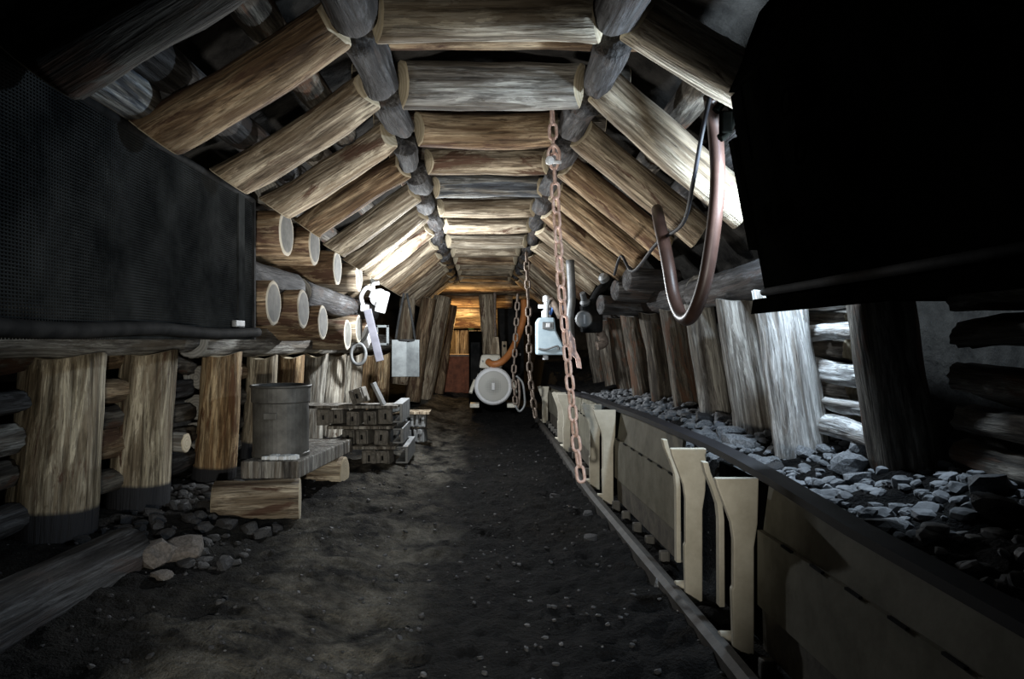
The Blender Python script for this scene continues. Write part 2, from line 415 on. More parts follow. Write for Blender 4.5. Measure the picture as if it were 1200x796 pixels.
# ------------------------------------------------------------------ timber sets
S0, DS = 3.40, .93
def setY(k): return S0 + DS * k
caphz = [1.512, 1.518, 1.522, 1.515, 1.491, 1.458, 1.416, 1.35, 1.335, 1.325, 1.31, 1.295, 1.27]
capmat = ['pale', 'greywood', 'brown', 'cap', 'bluewood', 'cap', 'cap', 'pale', 'cap', 'brown', 'cap', 'cap', 'cap']
capdesc = ['wide pale', 'thick grey', 'reddish brown streaked', 'pale tan', 'blue-grey stained', 'tan', 'plain tan', 'whitish brightly lit', 'tan', 'brownish', 'tan', 'tan', 'tan']
caplen = [(-.53, .57), (-.51, .60), (-.50, .53), (-.50, .56), (-.50, .59), (-.51, .58), (-.51, .60), (-.52, .60), (-.5, .55), (-.5, .55), (-.5, .55), (-.5, .55), (-.5, .55)]
for k in range(13):
    Y = setY(k); hz = caphz[k]; r = [.125, .14, .125, .11, .108, .105, .105, .10, .105, .105, .105, .105, .105][k]
    a, b = caplen[k]
    o = log('roof_cap_log', (a, Y, H + hz), (b, Y, H + hz + rnd.uniform(-.01, .01)), r, r * rnd.uniform(.92, 1.02), capmat[k],
            e0=chamf(1), e1=chamf(1), bend=.02)
    tag(o, f'{capdesc[k]} log lying across the roof, {ORD[k]} cap from the camera', 'log', 'roof cap logs')
    # a lagging pole above and between the caps
    if k < 7:
        yy = Y + DS * .47 if k else 3.88
        o = log('roof_lagging_pole', (-.85, yy, H + hz + (.13 if k == 0 else .20)), (.95, yy + .03, H + hz + (.13 if k == 0 else .20)), .10, .09, 'brown' if k == 0 else 'dirty')
        tag(o, f'{"orange-brown" if k == 0 else "dark"} lagging pole glimpsed above the gap behind the {ORD[k]} roof cap', 'log', 'roof lagging poles')
    # joint struts running along the drift
    hz2 = caphz[min(k + 1, 12)]
    for s, side in ((-1, 'left'), (1, 'right')):
        x0 = s * (.605 if s < 0 else .635)
        rr = rnd.uniform(.088, .112)
        z0 = H + hz - .045 + rnd.uniform(-.03, .015); z1 = H + hz2 - .02 + rnd.uniform(-.02, .02)
        o = log('roof_strut', (x0 + rnd.uniform(-.03, .03), Y + .06, z0), (x0 + rnd.uniform(-.03, .03), Y + DS - .07, z1), rr, rr * rnd.uniform(.82, 1), 'strut', 'strut',
                e0=lambda x, y, r: .05 * (x * x + y * y) / (r * r), e1=lambda x, y, r: .05 * (x * x + y * y) / (r * r), bend=.02, wob=.02)
        tag(o, f'short sooty strut behind the {ORD[k]} roof cap at its {side} end', 'log', f'{side} roof struts')
for k, (Y, y) in enumerate([(15.1, 331), (15.6, 338), (16.0, 345)]):
    o = log('roof_cap_log', P(500, y, Y), P(640, y, Y), .13, .12, ['cap', 'brown', 'cap'][k])
    tag(o, ['tan log under the roof end above the board wall, upper of three', 'brownish log under the roof end above the board wall, middle of three', 'tan log under the roof end above the board wall, lowest of three'][k], 'log', 'roof cap logs')
# near struts ahead of the first cap
for s, side in ((-1, 'left'), (1, 'right')):
    o = log('roof_strut', (s * .62, 2.5, H + 1.52), (s * .60, 3.34, H + 1.50), .12, .11, 'strut', 'greyend', bend=.02, wob=.02)
    tag(o, f'blue-grey strut end at the top edge of the view, {side} of the two nearest', 'log', f'{side} roof struts')

# left diagonals
lowx = [-1.55, -1.52, -1.52, -1.50, -1.47, -1.45, -1.43, -1.40, -1.38, -1.36, -1.34, -1.32, -1.30]
lowz = [.96, .95, .96, .95, .88, .83, .80, .76, .74, .72, .70, .68, .66]
for k in range(-1, 13):
    Y = setY(k); hz = caphz[max(k, 0)] - .02; kk = max(k, 0)
    r = .17 if k < 0 else .122 + rnd.uniform(-.006, .006)
    m = 'dirty' if k < 0 else ['brown', 'cap', 'cap', 'brown', 'pale', 'pale', 'cap', 'cap', 'brown', 'cap', 'cap', 'brown', 'cap'][k]
    o = log('left_roof_log', (lowx[kk] - .05, Y + .02, H + lowz[kk] - .03), (-.66, Y, H + hz), r, r * .95, m, e0=splay(.10), e1=chamf(1, .08), bend=.03, wob=.02)
    nm = 'dark shadowed sloping roof log at the upper left corner, nearest' if k < 0 else \
        f'{["brown weathered", "tan streaked", "tan", "reddish tan", "pale", "brightly lit pale"][k] if k < 6 else "tan"} sloping roof log on the left, {ORD[k]} behind the dark corner log'
    tag(o, nm, 'log', 'left sloping roof logs')
# right diagonals
for k in range(13):
    Y = setY(k); hz = caphz[k] - .01
    r = .13 if k < 2 else .12
    m = ['pale', 'pale', 'cap', 'brown', 'brown', 'brown', 'cap', 'cap', 'brown', 'cap', 'cap', 'cap', 'cap'][k]
    lo = (1.46, Y + .02, H + 1.08) if k == 0 else (1.58 - .02 * max(0, k - 4), Y, H + .76 - .02 * max(0, k - 4))
    o = log('right_roof_log', lo, (.68, Y, H + hz + (.03 if k < 2 else 0)), r, r * .95, m, e0=splay(.05), e1=chamf(-1, .08))
    tag(o, f'{["pale split", "whitish knotted", "tan", "brown"][k] if k < 4 else "brown"} sloping roof log on the right, {ORD[k]} from the camera', 'log', 'right sloping roof logs')

o = log('left_lagging_pole', (-1.60, 2.25, H + 1.13), (-1.60, 3.36, H + 1.11), .105, .10, 'bluewood', 'greyend')
tag(o, 'blue-grey round timber end above the screen, between the two nearest left roof logs', 'log')
# lagging poles behind the sloping logs, running along the drift
for k, (x, hz, Y0, Y1, r, m) in enumerate([(-1.05, 1.50, 3.0, 5.2, .10, 'dirty'), (-1.50, 1.28, 3.0, 5.6, .11, 'strut'), (-1.28, 1.42, 5.3, 8.3, .10, 'dirty'), (-1.7, 1.15, 5.6, 8.6, .11, 'dirty')]):
    o = log('left_lagging_pole', (x, Y0, H + hz), (x + .05, Y1, H + hz - .03), r, r * .9, m, 'greyend')
    tag(o, ['dark lagging pole high above the nearest left roof logs', 'grey lagging pole low above the nearest left roof logs',
            'dark lagging pole high behind the third to sixth left roof logs', 'dark lagging pole low behind the third to sixth left roof logs'][k], 'log', 'left lagging poles')
for k, (x, hz, Y0, Y1, r, m) in enumerate([(1.18, 1.42, 3.62, 5.1, .10, 'dirty'), (1.52, 1.18, 3.6, 6.0, .11, 'strut'), (1.25, 1.36, 5.2, 8.4, .10, 'dirty'), (1.7, 1.0, 6.1, 9.0, .10, 'dirty')]):
    o = log('right_lagging_pole', (x, Y0, H + hz), (x + .03, Y1, H + hz - .03), r, r * .9, m, 'greyend')
    tag(o, ['grey lagging pole behind the whitish knotted right roof log', 'sooty lagging pole low behind the whitish knotted right roof log',
            'dark lagging pole high behind the brown right roof logs', 'dark lagging pole low behind the brown right roof logs'][k], 'log', 'right lagging poles')

# ------------------------------------------------------------------ left crib: cross logs, runners, posts
row1 = [(3.65, -1.80, .80), (4.62, -1.80, .81), (5.58, -1.52, .815), (6.5, -1.52, .84), (7.42, -1.50, .73), (8.6, -1.48, .74), (9.5, -1.46, .70)]
for i, (Y, x, hz) in enumerate(row1):
    r = .185 if i < 4 else .16
    o = log('crib_log', (x - 1.1, Y + .06, H + hz), (x, Y, H + hz), .172, .172, ['greywood', 'bluewood', 'brown', 'brown', 'brown', 'cap', 'cap'][i], 'cribend')
    lab = ['grey crib log in the upper row, faint behind the dark mesh screen', 'blue-grey crib log whose end shows above the top edge of the screen',
           'brown round crib log just past the screen in the upper row', 'reddish brown crib log, second past the screen in the upper row',
           'brown crib log, third past the screen in the upper row', 'tan crib log, fourth past the screen in the upper row', 'tan crib log behind the white hoist, upper row'][i]
    tag(o, lab, 'log', 'upper row of crib logs')
row2 = [(3.62, -1.76, .29), (4.6, -1.78, .29), (5.58, -1.62, .28), (6.42, -1.60, .272), (7.25, -1.61, .17), (8.35, -1.57, .06), (9.0, -1.55, .13), (9.8, -1.5, .10)]
for i, (Y, x, hz) in enumerate(row2):
    r = .18 if i < 4 else .155
    o = log('crib_log', (x - 1.1, Y + .06, H + hz), (x, Y, H + hz), .172, .172, ['greywood', 'greywood', 'brown', 'brown', 'brown', 'cap', 'cap', 'brown'][i], 'cribend')
    lab = ['grey crib log in the lower row, its round end faint through the screen', 'grey crib log in the lower row behind the far half of the screen',
           'brown round crib log just past the screen in the lower row', 'tan and brown crib log, second past the screen in the lower row',
           'brown crib log, third past the screen in the lower row', 'tan crib log, fourth past the screen in the lower row', 'tan crib log left of the lilac bar, lower row', 'orange-brown crib log right of the lilac bar, lower row'][i]
    tag(o, lab, 'log', 'lower row of crib logs')
for (x0, x1, hz0, hz1, Y0, Y1, r, lab) in [
    (-1.95, -1.82, .54, .50, 3.2, 6.9, .13, 'dark runner log between the crib rows beside the screen'),
    (-1.80, -1.66, .46, .38, 7.0, 10.6, .14, 'blue-grey runner log between the crib rows past the screen'),
    (-2.45, -2.38, .03, .02, 2.6, 5.8, .125, 'pale runner log on the nearest two left posts below the screen'),
    (-2.36, -2.02, .00, -.02, 5.85, 8.8, .15, 'grey runner log on the left posts behind the drum'),
    (-1.95, -1.62, -.04, -.06, 8.85, 12, .14, 'grey runner log on the left posts behind the hanging sheet')]:
    o = log('runner_log', (x0, Y0, H + hz0), (x1, Y1, H + hz1), r, r * .95, 'strut' if hz0 > .3 else ('greywood' if Y0 > 5 else 'post2') if False else ('strut' if hz0 > .3 else 'greywood'), 'greyend')
    tag(o, lab, 'log', 'left runner logs')

lposts = [(3.40, -2.62, .2), (4.33, -2.50, .232), (5.26, -2.42, .20), (6.19, -2.23, .17), (7.12, -2.17, .15), (7.9, -2.09, .15), (8.6, -1.99, .15), (9.3, -1.89, .15), (10.0, -1.80, .14), (10.8, -1.70, .14), (11.5, -1.62, .14)]
pm = ['post', 'post', 'post', 'postb', 'post', 'postb', 'postg', 'postp', 'postp', 'postb', 'postb']
M['postb'] = wood('brown_mine_post_wood', (.16, .10, .05), (.36, .24, .13), (.52, .40, .25), bark=(.16, .08, .04), barkamt=.60, stain=.2)
M['postg'] = wood('grey_left_post_wood', (.12, .115, .10), (.27, .26, .235), (.40, .39, .35), barkamt=.7)
M['postp'] = wood('pale_left_post_wood', (.25, .23, .19), (.46, .43, .37), (.62, .59, .52), barkamt=.72)
pl = ['thick post at the left edge, mostly outside the view', 'thick pale post nearest the camera under the screen', 'pale streaked post under the screen, second of its row',
      'orange-brown post under the screen end beside the drum', 'brown post directly behind the drum, black at its foot', 'brown post between drum and grey post', 'grey post with peeling white flecks behind the metal blocks',
      'pale post behind the stacked metal blocks', 'whitish post under the white triangle bracket', 'brown post below the lilac bar', 'brown post below the hanging grey sheet']
for i, (Y, x, r) in enumerate(lposts):
    bz = floor_z(x - .08, Y) - .12
    top = H + (-.06 if i < 3 else -.09)
    if i > 3: top = H - .10 - .01 * i
    o = log('left_post', (x - .08, Y - .02, bz), (x, Y, top), r * 1.05, r * .95, pm[i], e1=saddle(.06))
    tag(o, pl[i], 'post', 'left posts')

# lagging between left posts
bays = [(2.75, 3.35), (3.35, 4.35), (4.3, 5.3), (5.2, 6.2), (6.1, 7.2)]
bn = ['at the left edge of the view', 'left of the thick pale post', 'between the thick pale post and the second post', 'between the second post and the orange-brown post', 'behind the drum']
lvl = ['lowest', 'second from the bottom', 'third from the bottom', 'fourth from the bottom', 'fifth from the bottom', 'topmost']
for bi, (ya, yb) in enumerate(bays):
    if bi == 0: continue
    z = .30
    for j in range(5):
        r = rnd.choice([.085, .1, .115]); z += r
        x = -2.82 + .09 * bi + rnd.uniform(-.03, .03)
        m = rnd.choice(['strut', 'dirty', 'strut', 'dirty', 'greywood', 'brown'])
        o = log('lagging_billet', (x, ya + .06, z + rnd.uniform(-.02, .02)), (x + .06, yb - .06, z + rnd.uniform(-.02, .02)), r, r * .85, m, 'greyend', bend=.03, wob=.025, flat=rnd.uniform(.7, 1))
        tag(o, f'lagging pole {bn[bi]}, {lvl[j]}', 'log', 'left wall lagging poles')
        z += r + .012
o = log('lagging_stub', (-3.0, 5.65, H - .80), (-2.30, 5.60, H - .80), .075, .075, 'greywood', 'end')
tag(o, 'small log stub end-on between the second and orange-brown posts', 'log')

# ------------------------------------------------------------------ mesh screen on the left
scr = thing('mesh_screen', (-1.66, 3.4, H), 'large dark woven wire screen hung along the upper left wall', 'screen')
b = MB(); Ya, Yb = 2.0, 5.2; n = 170
def scr_top(Y): return .985 + .14 * sm(3.0, 2.2, Y)
for i in range(n + 1):
    Y = Ya + (Yb - Ya) * i / n
    b.box((.003 * math.sin(i * .21), Y - 3.4, scr_top(Y) / 2), (.005, .0085, scr_top(Y)))
for j in range(75):
    z = .012 + j * .0134
    b.box((.004, (Ya + Yb) / 2 - 3.4, z), (.005, Yb - Ya, .0062))
b.build('wire_mesh', 'wire', scr)
t = MB().tube([(0.0, Y - 3.4, scr_top(Y) + .01) for Y in (2.0, 2.4, 2.8, 3.3, 4, 4.6, 5.2)], .022).build('top_rail', 'darksteel', scr)
MB().tube([(.02, Y - 3.4, .045 + .01 * math.sin(Y * 4)) for Y in (2.0, 2.8, 3.6, 4.4, 5.25)], .034).build('bottom_rail', 'darksteel', scr)
MB().box((.01, 1.80, .5), (.02, .035, 1.0)).build('end_rail', 'darksteel', scr)
MB().box((.03, 1.42, .105), (.03, .18, .045), bev=.008).build('clip', 'grey', scr)
b = MB(); b.box((0.012, 1.52, .5), (.012, .12, .98)); b.build('selvedge_strip', 'wire', scr)

# ------------------------------------------------------------------ drum, bench and its log supports
bench = MB()
bench.prism([(-1.79, .375), (-1.36, .375), (-1.36, .505), (-1.79, .505)], (0.06, 1.85, -.085), (0, 5.33, 0))
o = bench.build('bench_plank', 'greywood', bev=.012); tag(o, 'thick grey timber slab laid as a low bench, carrying the drum', 'bench')
o = log('bench_support_log', (-1.93, 5.20, .225), (-1.35, 5.315, .225), .16, .155, 'post2' if False else 'cap', 'end'); tag(o, 'short pale log on the ground under the near end of the bench', 'log', 'bench support logs')
o = log('bench_support_log', (-1.95, 6.72, .17), (-1.28, 6.66, .17), .155, .15, 'cap', 'end'); tag(o, 'pale split log under the far end of the bench', 'log', 'bench support logs')
dr = thing('steel_drum', (-1.60, 5.72, .487), 'dull grey open steel drum standing on the low bench', 'drum')
R = .215
MB().lathe([(R - .02, .0), (R + .004, .0), (R + .006, .03), (R, .035), (R, .42), (R + .012, .43), (R + .012, .545), (R - .012, .55), (R - .015, .06), (R - .03, .05)], seg=40).build('body', 'drum', dr)
for p in dr.children[0].data.polygons: p.use_smooth = False
MB().tube([(R * math.cos(a) * 1.06, R * math.sin(a) * 1.06, .548) for a in [i * math.pi / 8 for i in range(16)]], .011, closed=True).build('rim', 'drum', dr)
MB().box((-.02, -R - .01, .33), (.10, .02, .05), bev=.006).build('label_plate', 'drum', dr)
b = MB(); rr = random.Random(3)
for i in range(26):
    a = rr.uniform(-1.9, -1.0); q = rr.uniform(.225, .30)
    b.box((q * math.cos(a) * 1.0 + .04, q * math.sin(a), .018), (rr.uniform(.03, .055),) * 3, rot=Matrix.Rotation(rr.uniform(0, 3), 3, 'Z'), bev=.008)
o = b.build('white_residue', 'powder'); o.location = (-1.60, 5.72, .487); tag(o, 'crumbly white lumps heaped at the foot of the drum', 'residue', kind='stuff')

# ------------------------------------------------------------------ rocks
rock_meshes = []
for i in range(8):
    bm = bmesh.new(); bmesh.ops.create_icosphere(bm, subdivisions=2, radius=1)
    s = Vector((i * 7.3, i * 3.1, 2)); sc = (rnd.uniform(.8, 1.2), rnd.uniform(.7, 1.1), rnd.uniform(.5, .8))
    for v in bm.verts:
        d = 1 + .45 * noise.noise(v.co * 1.1 + s) + .14 * noise.noise(v.co * 3 + s)
        w = v.co * d
        v.co = Vector((max(-.8, min(.8, w.x)) * sc[0], max(-.8, min(.8, w.y)) * sc[1], max(-.7, min(.75, w.z)) * sc[2]))
    rock_meshes.append(bm)
def rock_data(i, mat):
    me = bpy.data.meshes.new('stone'); rock_meshes[i].to_mesh(me); me.materials.append(M[mat]); return me
RD = {m: [rock_data(i, m) for i in range(8)] for m in ('coal', 'stone', 'dusty')}
def rock(name, x, y, s, mat, label, group, z=None):
    o = bpy.data.objects.new(name, rnd.choice(RD[mat])); COL.objects.link(o)
    z = floor_z(x, y) if z is None else z
    o.location = (x, y, z + s * .28); o.scale = (s, s * rnd.uniform(.8, 1.1), s * rnd.uniform(.8, 1.1))
    o.rotation_euler = (rnd.uniform(-.3, .3), rnd.uniform(-.3, .3), rnd.uniform(0, 6.28))
    return tag(o, label, 'stone', group)
def rubble(name, gen, n, mat, label, seed):
    r2 = random.Random(seed); bm = bmesh.new()
    for _ in range(n):
        x, y, s = gen(r2); src = rock_meshes[r2.randrange(8)]
        R = Matrix.Rotation(r2.uniform(0, 6.28), 3, 'Z') @ Matrix.Rotation(r2.uniform(-.6, .6), 3, 'X')
        base = Vector((x, y, floor_z(x, y) + s * .15)); mp = {}
        for v in src.verts: mp[v.index] = bm.verts.new(base + R @ (v.co * s))
        for f in src.faces: bm.faces.new([mp[v.index] for v in f.verts])
    o = link(name, bm_mesh(name, bm), [mat]); tag(o, label, 'rubble', kind='stuff'); return o
for b_ in rock_meshes: b_.verts.index_update()
rubble('coal_rubble', lambda r: (lambda y: (conv_x(y) + r.uniform(.24, .95), y, r.uniform(.012, .05)))(r.uniform(1.8, 9.5)), 1500, 'dusty', 'blue-grey rubble heaped behind the conveyor along the right posts', 1)
rubble('coal_grit', lambda r: (r.uniform(-2.5, 1.0), 2.2 + 7 * r.random() ** 1.6, r.uniform(.006, .02)), 700, 'coal', 'dark coal grit scattered over the trodden floor', 2)
for i in range(46):
    y = rnd.uniform(2.4, 6.8); x = conv_x(y) + rnd.uniform(.26, .85)
    rock('rubble_stone', x, y, rnd.uniform(.05, .10), 'dusty' if rnd.random() < .6 else 'coal', 'fist-sized angular stone in the rubble behind the conveyor', 'stones behind the conveyor')
for i in range(95):
    y = rnd.uniform(4.0, 5.9); x = -2.45 + rnd.random() ** .8 * 1.05 * (1 if y < 5.1 else .55)
    rock('coal_lump', x, y, rnd.uniform(.025, .075), 'coal', 'dark coal lump in the heap between the left posts and bench', 'coal lumps below the left posts')
for i, (px, py, s, lab) in enumerate([(181, 652, .135, 'reddish grey block at the end of the ground log, left'), (212, 645, .13, 'grey block at the end of the ground log, right'), (190, 668, .055, 'small pale stone in front of the two grey blocks')]):
    Y = F * (H - .2) / (py - VY); p = P(px, py, Y); rock('ground_stone', p.x, Y, s, 'stone', lab, 'blocks at the ground log')
rock('pale_stone', .985, 3.93, .06, 'dusty', 'pale wedge-shaped stone beside the floor runner', None)
for (x, Y, s, lab) in [(.62, 6.3, .05, 'lone dark stone on the path left of the nearest conveyor plate'), (.80, 5.6, .055, 'broad flat stone near the chain end'), (.72, 4.9, .05, 'dark lump on the path near the floor runner')]:
    rock('path_stone', x, Y, s, 'coal', lab, None)
o = log('ground_log', (-2.13, 2.3, .21), (-1.98, 4.02, .21), .165, .15, 'dirty2' if False else 'strut', 'greyend'); tag(o, 'large dirty log lying along the floor at lower left', 'log')

# ------------------------------------------------------------------ right wall
rposts = [(3.40, 1.915), (4.12, 1.745), (4.97, 1.80), (5.82, 1.80), (6.67, 1.80), (7.5, 1.80), (8.4, 1.78), (9.2, 1.76), (10.1, 1.74), (11.0, 1.72)]
rl = ['dark shadowed post nearest on the right below the black panel', 'whitish post lit bright behind the conveyor', 'grey post between the whitish post and the slim grey post', 'slim grey post below the hose loop',
      'dark post behind the hose loop, fifth on the right', 'dark post, sixth on the right', 'dark post, seventh on the right', 'dark grey post, eighth on the right', 'dark post behind the chain, ninth on the right', 'dark post farthest on the right']
for i, (Y, x) in enumerate(rposts):
    r = [.15, .145, .145, .125, .12, .13, .13, .13, .13, .13][i]
    o = log('right_post', (x + .10, Y + .03, floor_z(x, Y) - .1), (x - .08, Y, H + .30), r * 1.05, r * .92, ['dirty', 'whitewood', 'rpost', 'greywood', 'dirty', 'dirty', 'dirty', 'dirty', 'dirty', 'dirty'][i], 'greyend', e1=saddle(.04), wob=.02)  # nearest and farther posts take the darker wood, shade put into the colour
    tag(o, rl[i], 'post', 'right posts')
for (Y0, Y1, lab) in [(4.14, 5.9, 'dark runner log on the right posts beside the hose'), (5.95, 11.4, 'dark runner log on the farther right posts')]:
    o = log('right_runner_log', (1.78, Y0, H + .40), (1.74, Y1, H + .37), .13, .12, 'strut', 'greyend'); tag(o, lab, 'log', 'right runner logs')
for bi, (ya, yb, w) in enumerate([(2.35, 3.25, 'right of the dark nearest right post'), (3.25, 4.12, 'between the dark post and the whitish post'), (4.1, 5.0, 'right of the grey post'), (4.95, 5.85, 'left of the grey post')]):
    z = .80
    for j in range(6 if bi == 0 else 5):
        r = [.085, .075, .095, .08, .09][(j + bi) % 5]; z += r
        x = 2.13
        if bi == 1:
            zz, r = [(.90, .078), (1.07, .05), (1.23, .085), (1.43, .062), (1.61, .06)][j]
            o = log('lagging_billet', (1.94, ya + .22, zz), (1.95, yb + .25, zz + rnd.uniform(-.03, .03)), r, r, 'whitewood', 'end', bend=.03, wob=.03, flat=.7)
            tag(o, f'whitish lagging billet {w}, {lvl[j]}', 'log', 'right wall lagging poles'); continue
        o = log('lagging_billet', (x, ya + .04, z + rnd.uniform(-.02, .02)), (x, yb - .04, z + rnd.uniform(-.02, .02)), r, r * .9, 'dirty' if bi == 0 else 'greywood', 'end', bend=.03, wob=.03, flat=.8)  # first bay's shade is put into its darker wood colour
        tag(o, f'lagging pole {w}, {lvl[j]}', 'log', 'right wall lagging poles'); z += r + ([.03, .05, .02, .04, .03][j] if bi else .004)

# ------------------------------------------------------------------ conveyor
def topz(Y):
    pts = [(0, .74), (1.5, .75), (2.4, .775), (3.2, .825), (3.75, .845), (5.3, .845), (6.5, .82), (7.5, .80), (9.6, .71), (13, .62)]
    for (a, xa), (b, xb) in zip(pts, pts[1:]):
        if Y <= b: return xa + (xb - xa) * (Y - a) / (b - a)
    return .62
def wide_rib(Y, parent, oy):
    x = conv_x(Y) - .005; t = topz(Y) - .005
    prof = [(x - .085, .02), (x, .02), (x + .0, .52), (x + .015, .62), (x + .02, t), (x - .165, t), (x - .155, t - .04), (x - .128, t - .11), (x - .098, t - .19), (x - .088, t - .26), (x - .088, .35), (x - .095, .34)]
    return MB().prism(prof, (0, .035, 0), (0, Y - oy, 0)).build('rib', 'rib', parent, bev=.006)
def thin_rib(Y, parent, oy):
    x = conv_x(Y) - .01; t = topz(Y) - .01
    pts = [(x - .10, t), (x - .088, t - .05), (x - .055, t - .13), (x - .032, t - .20), (x - .024, t - .27), (x - .022, .14)]
    prof = pts + [(p + .026, q) for p, q in pts[::-1]]
    return MB().prism(prof, (0, .05, 0), (0, Y - oy, 0)).build('rib', 'rib', parent, bev=.004)
secs = [(1.0, 3.07, None, 3.07), (3.73, 5.9, 3.73, 5.9), (6.54, 8.73, 6.54, 8.73), (9.37, 11.5, 9.37, 11.5)]
for i, (y0, y1, near, far) in enumerate(secs):
    ym = (y0 + y1) / 2; oy = y0
    t = thing('conveyor_section', (0, y0, 0), ['nearest conveyor side section, running out at the lower right', 'full conveyor side section in the middle of the right side', 'conveyor side section behind the hanging chain end', 'farthest conveyor side section near the motor'][i], 'conveyor', 'conveyor side sections')
    ya, yb = (y0 + (.50 if near else 0)), y1 - .02
    nseg = 8
    def strip(name, prof, mat, th=.02):
        """prof: (dx, z fraction) profile followed along the curved conveyor line"""
        bm = bmesh.new(); rings = []
        for k in range(nseg + 1):
            Y = ya + (yb - ya) * k / nseg; x = conv_x(Y); tz = topz(Y)
            a = [bm.verts.new((x + dx, Y - oy, z if z <= .6 else tz + (z - 1))) for dx, z in prof]
            b2 = [bm.verts.new((x + dx + th, Y - oy, z if z <= .6 else tz + (z - 1))) for dx, z in prof[::-1]]
            rings.append(a + b2)
        m = len(rings[0])
        for a, b2 in zip(rings, rings[1:]):
            for q in range(m): bm.faces.new((a[q], a[(q + 1) % m], b2[(q + 1) % m], b2[q]))
        bm.faces.new(rings[0][::-1]); bm.faces.new(rings[-1])
        bmesh.ops.recalc_face_normals(bm, faces=bm.faces)
        return link(name, bm_mesh(name, bm), [mat], t)
    strip('spill_plate', [(.0, .285), (.0, .60)], 'steel')
    strip('upper_plate', [(.002, .605), (.05, .985)], 'steel')
    strip('lower_plate', [(.025, .10), (.02, .275)], 'lowplate')
    Y = ya + .08
    while Y < yb - .1:
        MB().box((conv_x(Y) - .002, Y - oy, .603), (.012, .09, .008)).build('fold_slot', 'darksteel', t); Y += .24
    if near: MB().box((conv_x(near) + .10, near - .33 - oy, .42), (.02, .72, .70)).build('joint_plate', 'black', t)  # black sheet paints in the darkness of the recessed joint gap
    if near: wide_rib(near, t, oy); thin_rib(near + .36, t, oy)
    if far: wide_rib(far, t, oy); thin_rib(far + .34, t, oy)
    for k in range(5):
        Y = ya + .15 + (yb - ya - .3) * k / 4
        MB().box((conv_x(Y) - .02, Y - oy, .085), (.06, .05, .08), bev=.012).build('foot', 'drum', t)
    for Y in [v for v in (near, far) if v]:
        MB().cyl((conv_x(Y) - .12, Y - oy + .1, .10), (conv_x(Y) - .02, Y - oy + .1, .10), .028, seg=8).build('bolt', 'rib', t)
b = MB()
ysl = [.9 + .3 * i for i in range(38)]
rings = []
bm = bmesh.new()
for Y in ysl:
    x = conv_x(Y); z = topz(Y)
    rings.append([bm.verts.new((x + dx, Y, z + dz)) for dx, dz in ((.03, -.02), (.10, -.01), (.105, .02), (.03, .012))])
for a, c in zip(rings, rings[1:]):
    for q in range(4): bm.faces.new((a[q], a[(q + 1) % 4], c[(q + 1) % 4], c[q]))
bm.faces.new(rings[0]); bm.faces.new(rings[-1][::-1]); bmesh.ops.recalc_face_normals(bm, faces=bm.faces)
o = link('rubber_edge_strip', bm_mesh('rubber_edge_strip', bm), ['cable']); tag(o, 'black rubber edge strip along the top of the conveyor side', 'strip')
bm = bmesh.new(); rings = []
for Y in [.9 + .3 * i for i in range(38)]:
    x = conv_x(Y) - .14; z = .065
    rings.append([bm.verts.new((x + dx, Y, z + dz)) for dx, dz in ((-.04, -.06), (.03, -.06), (.03, .045), (-.01, .05), (-.04, .03))])
for a, c in zip(rings, rings[1:]):
    for q in range(5): bm.faces.new((a[q], a[(q + 1) % 5], c[(q + 1) % 5], c[q]))
bm.faces.new(rings[0]); bm.faces.new(rings[-1][::-1]); bmesh.ops.recalc_face_normals(bm, faces=bm.faces)
o = link('floor_runner', bm_mesh('floor_runner', bm), ['darkrun']); tag(o, 'long dull steel runner on the floor along the conveyor foot', 'rail')

# ------------------------------------------------------------------ black panel, upper right
pn = thing('sheet_steel_hood', (1.2, 2.0, H), 'huge black sheet steel hood hanging at the upper right', 'hood')
prof = [(1.31, .16), (1.19, .80), (1.14, 1.12)]
th = [(x + .05, z + .01) for x, z in prof[::-1]]
MB().prism([(x - 1.2, z) for x, z in prof + th], (0, 2.75, 0), (0, -1.4, 0)).build('lower_sheet', 'black', pn)
MB().prism([(x - 1.2, z) for x, z in [(1.12, 1.13), (1.26, 1.5), (1.5, 1.75), (1.55, 1.72), (1.31, 1.48), (1.17, 1.13)]], (0, 2.75, 0), (0, -1.43, 0)).build('upper_sheet', 'black', pn)
MB().prism([(x - 1.2, z) for x, z in [(1.27, .12), (1.45, .16), (1.45, .20), (1.28, .19)]], (0, 2.95, 0), (0, -1.5, 0)).build('bottom_flange', 'black', pn)
MB().tube([(.075, -1.4, .215), (.075, 0, .215), (.075, 1.3, .215)], .018, sub=1).build('edge_bead', 'darksteel', pn)
MB().prism([(x - 1.2, z) for x, z in [(1.245, .42), (1.15, .93), (1.20, .95), (1.30, .42)]], (0, .05, 0), (0, 1.36, 0)).build('end_rim', 'black', pn)
MB().tube([(-.075 + .02, 0.75 + .04 * math.cos(a), .90 + .05 * math.sin(a)) for a in [k * math.pi / 6 for k in range(12)]], .006, seg=8, closed=True, sub=3).build('ring_mark', 'black', pn)
MB().tube([(-.05 + .02, 0.68 + .04 * math.cos(a), .70 + .05 * math.sin(a)) for a in [k * math.pi / 6 for k in range(12)]], .006, seg=8, closed=True, sub=3).build('ring_mark', 'black', pn)
MB().prism([(x - 1.2, z) for x, z in [(1.31, .17), (1.19, .80), (1.14, 1.12), (1.26, 1.48), (1.5, 1.72), (2.2, 1.3), (2.2, .17)]], (0, .03, 0), (0, 1.20, 0)).build('end_plate', 'black', pn)  # unseen plate added to keep the lamp's light off near rubble and lagging
MB().box((.0, 1.1, .52), (.03, .10, .09), rot=Matrix.Rotation(-.17, 3, 'Y'), bev=.008).build('latch', 'black', pn)
MB().cyl((-.03, 1.415, .735), (-.03, 1.42, .735), .012, seg=10).build('indicator_light', 'led', pn)  # small glowing violet disc on the far rim
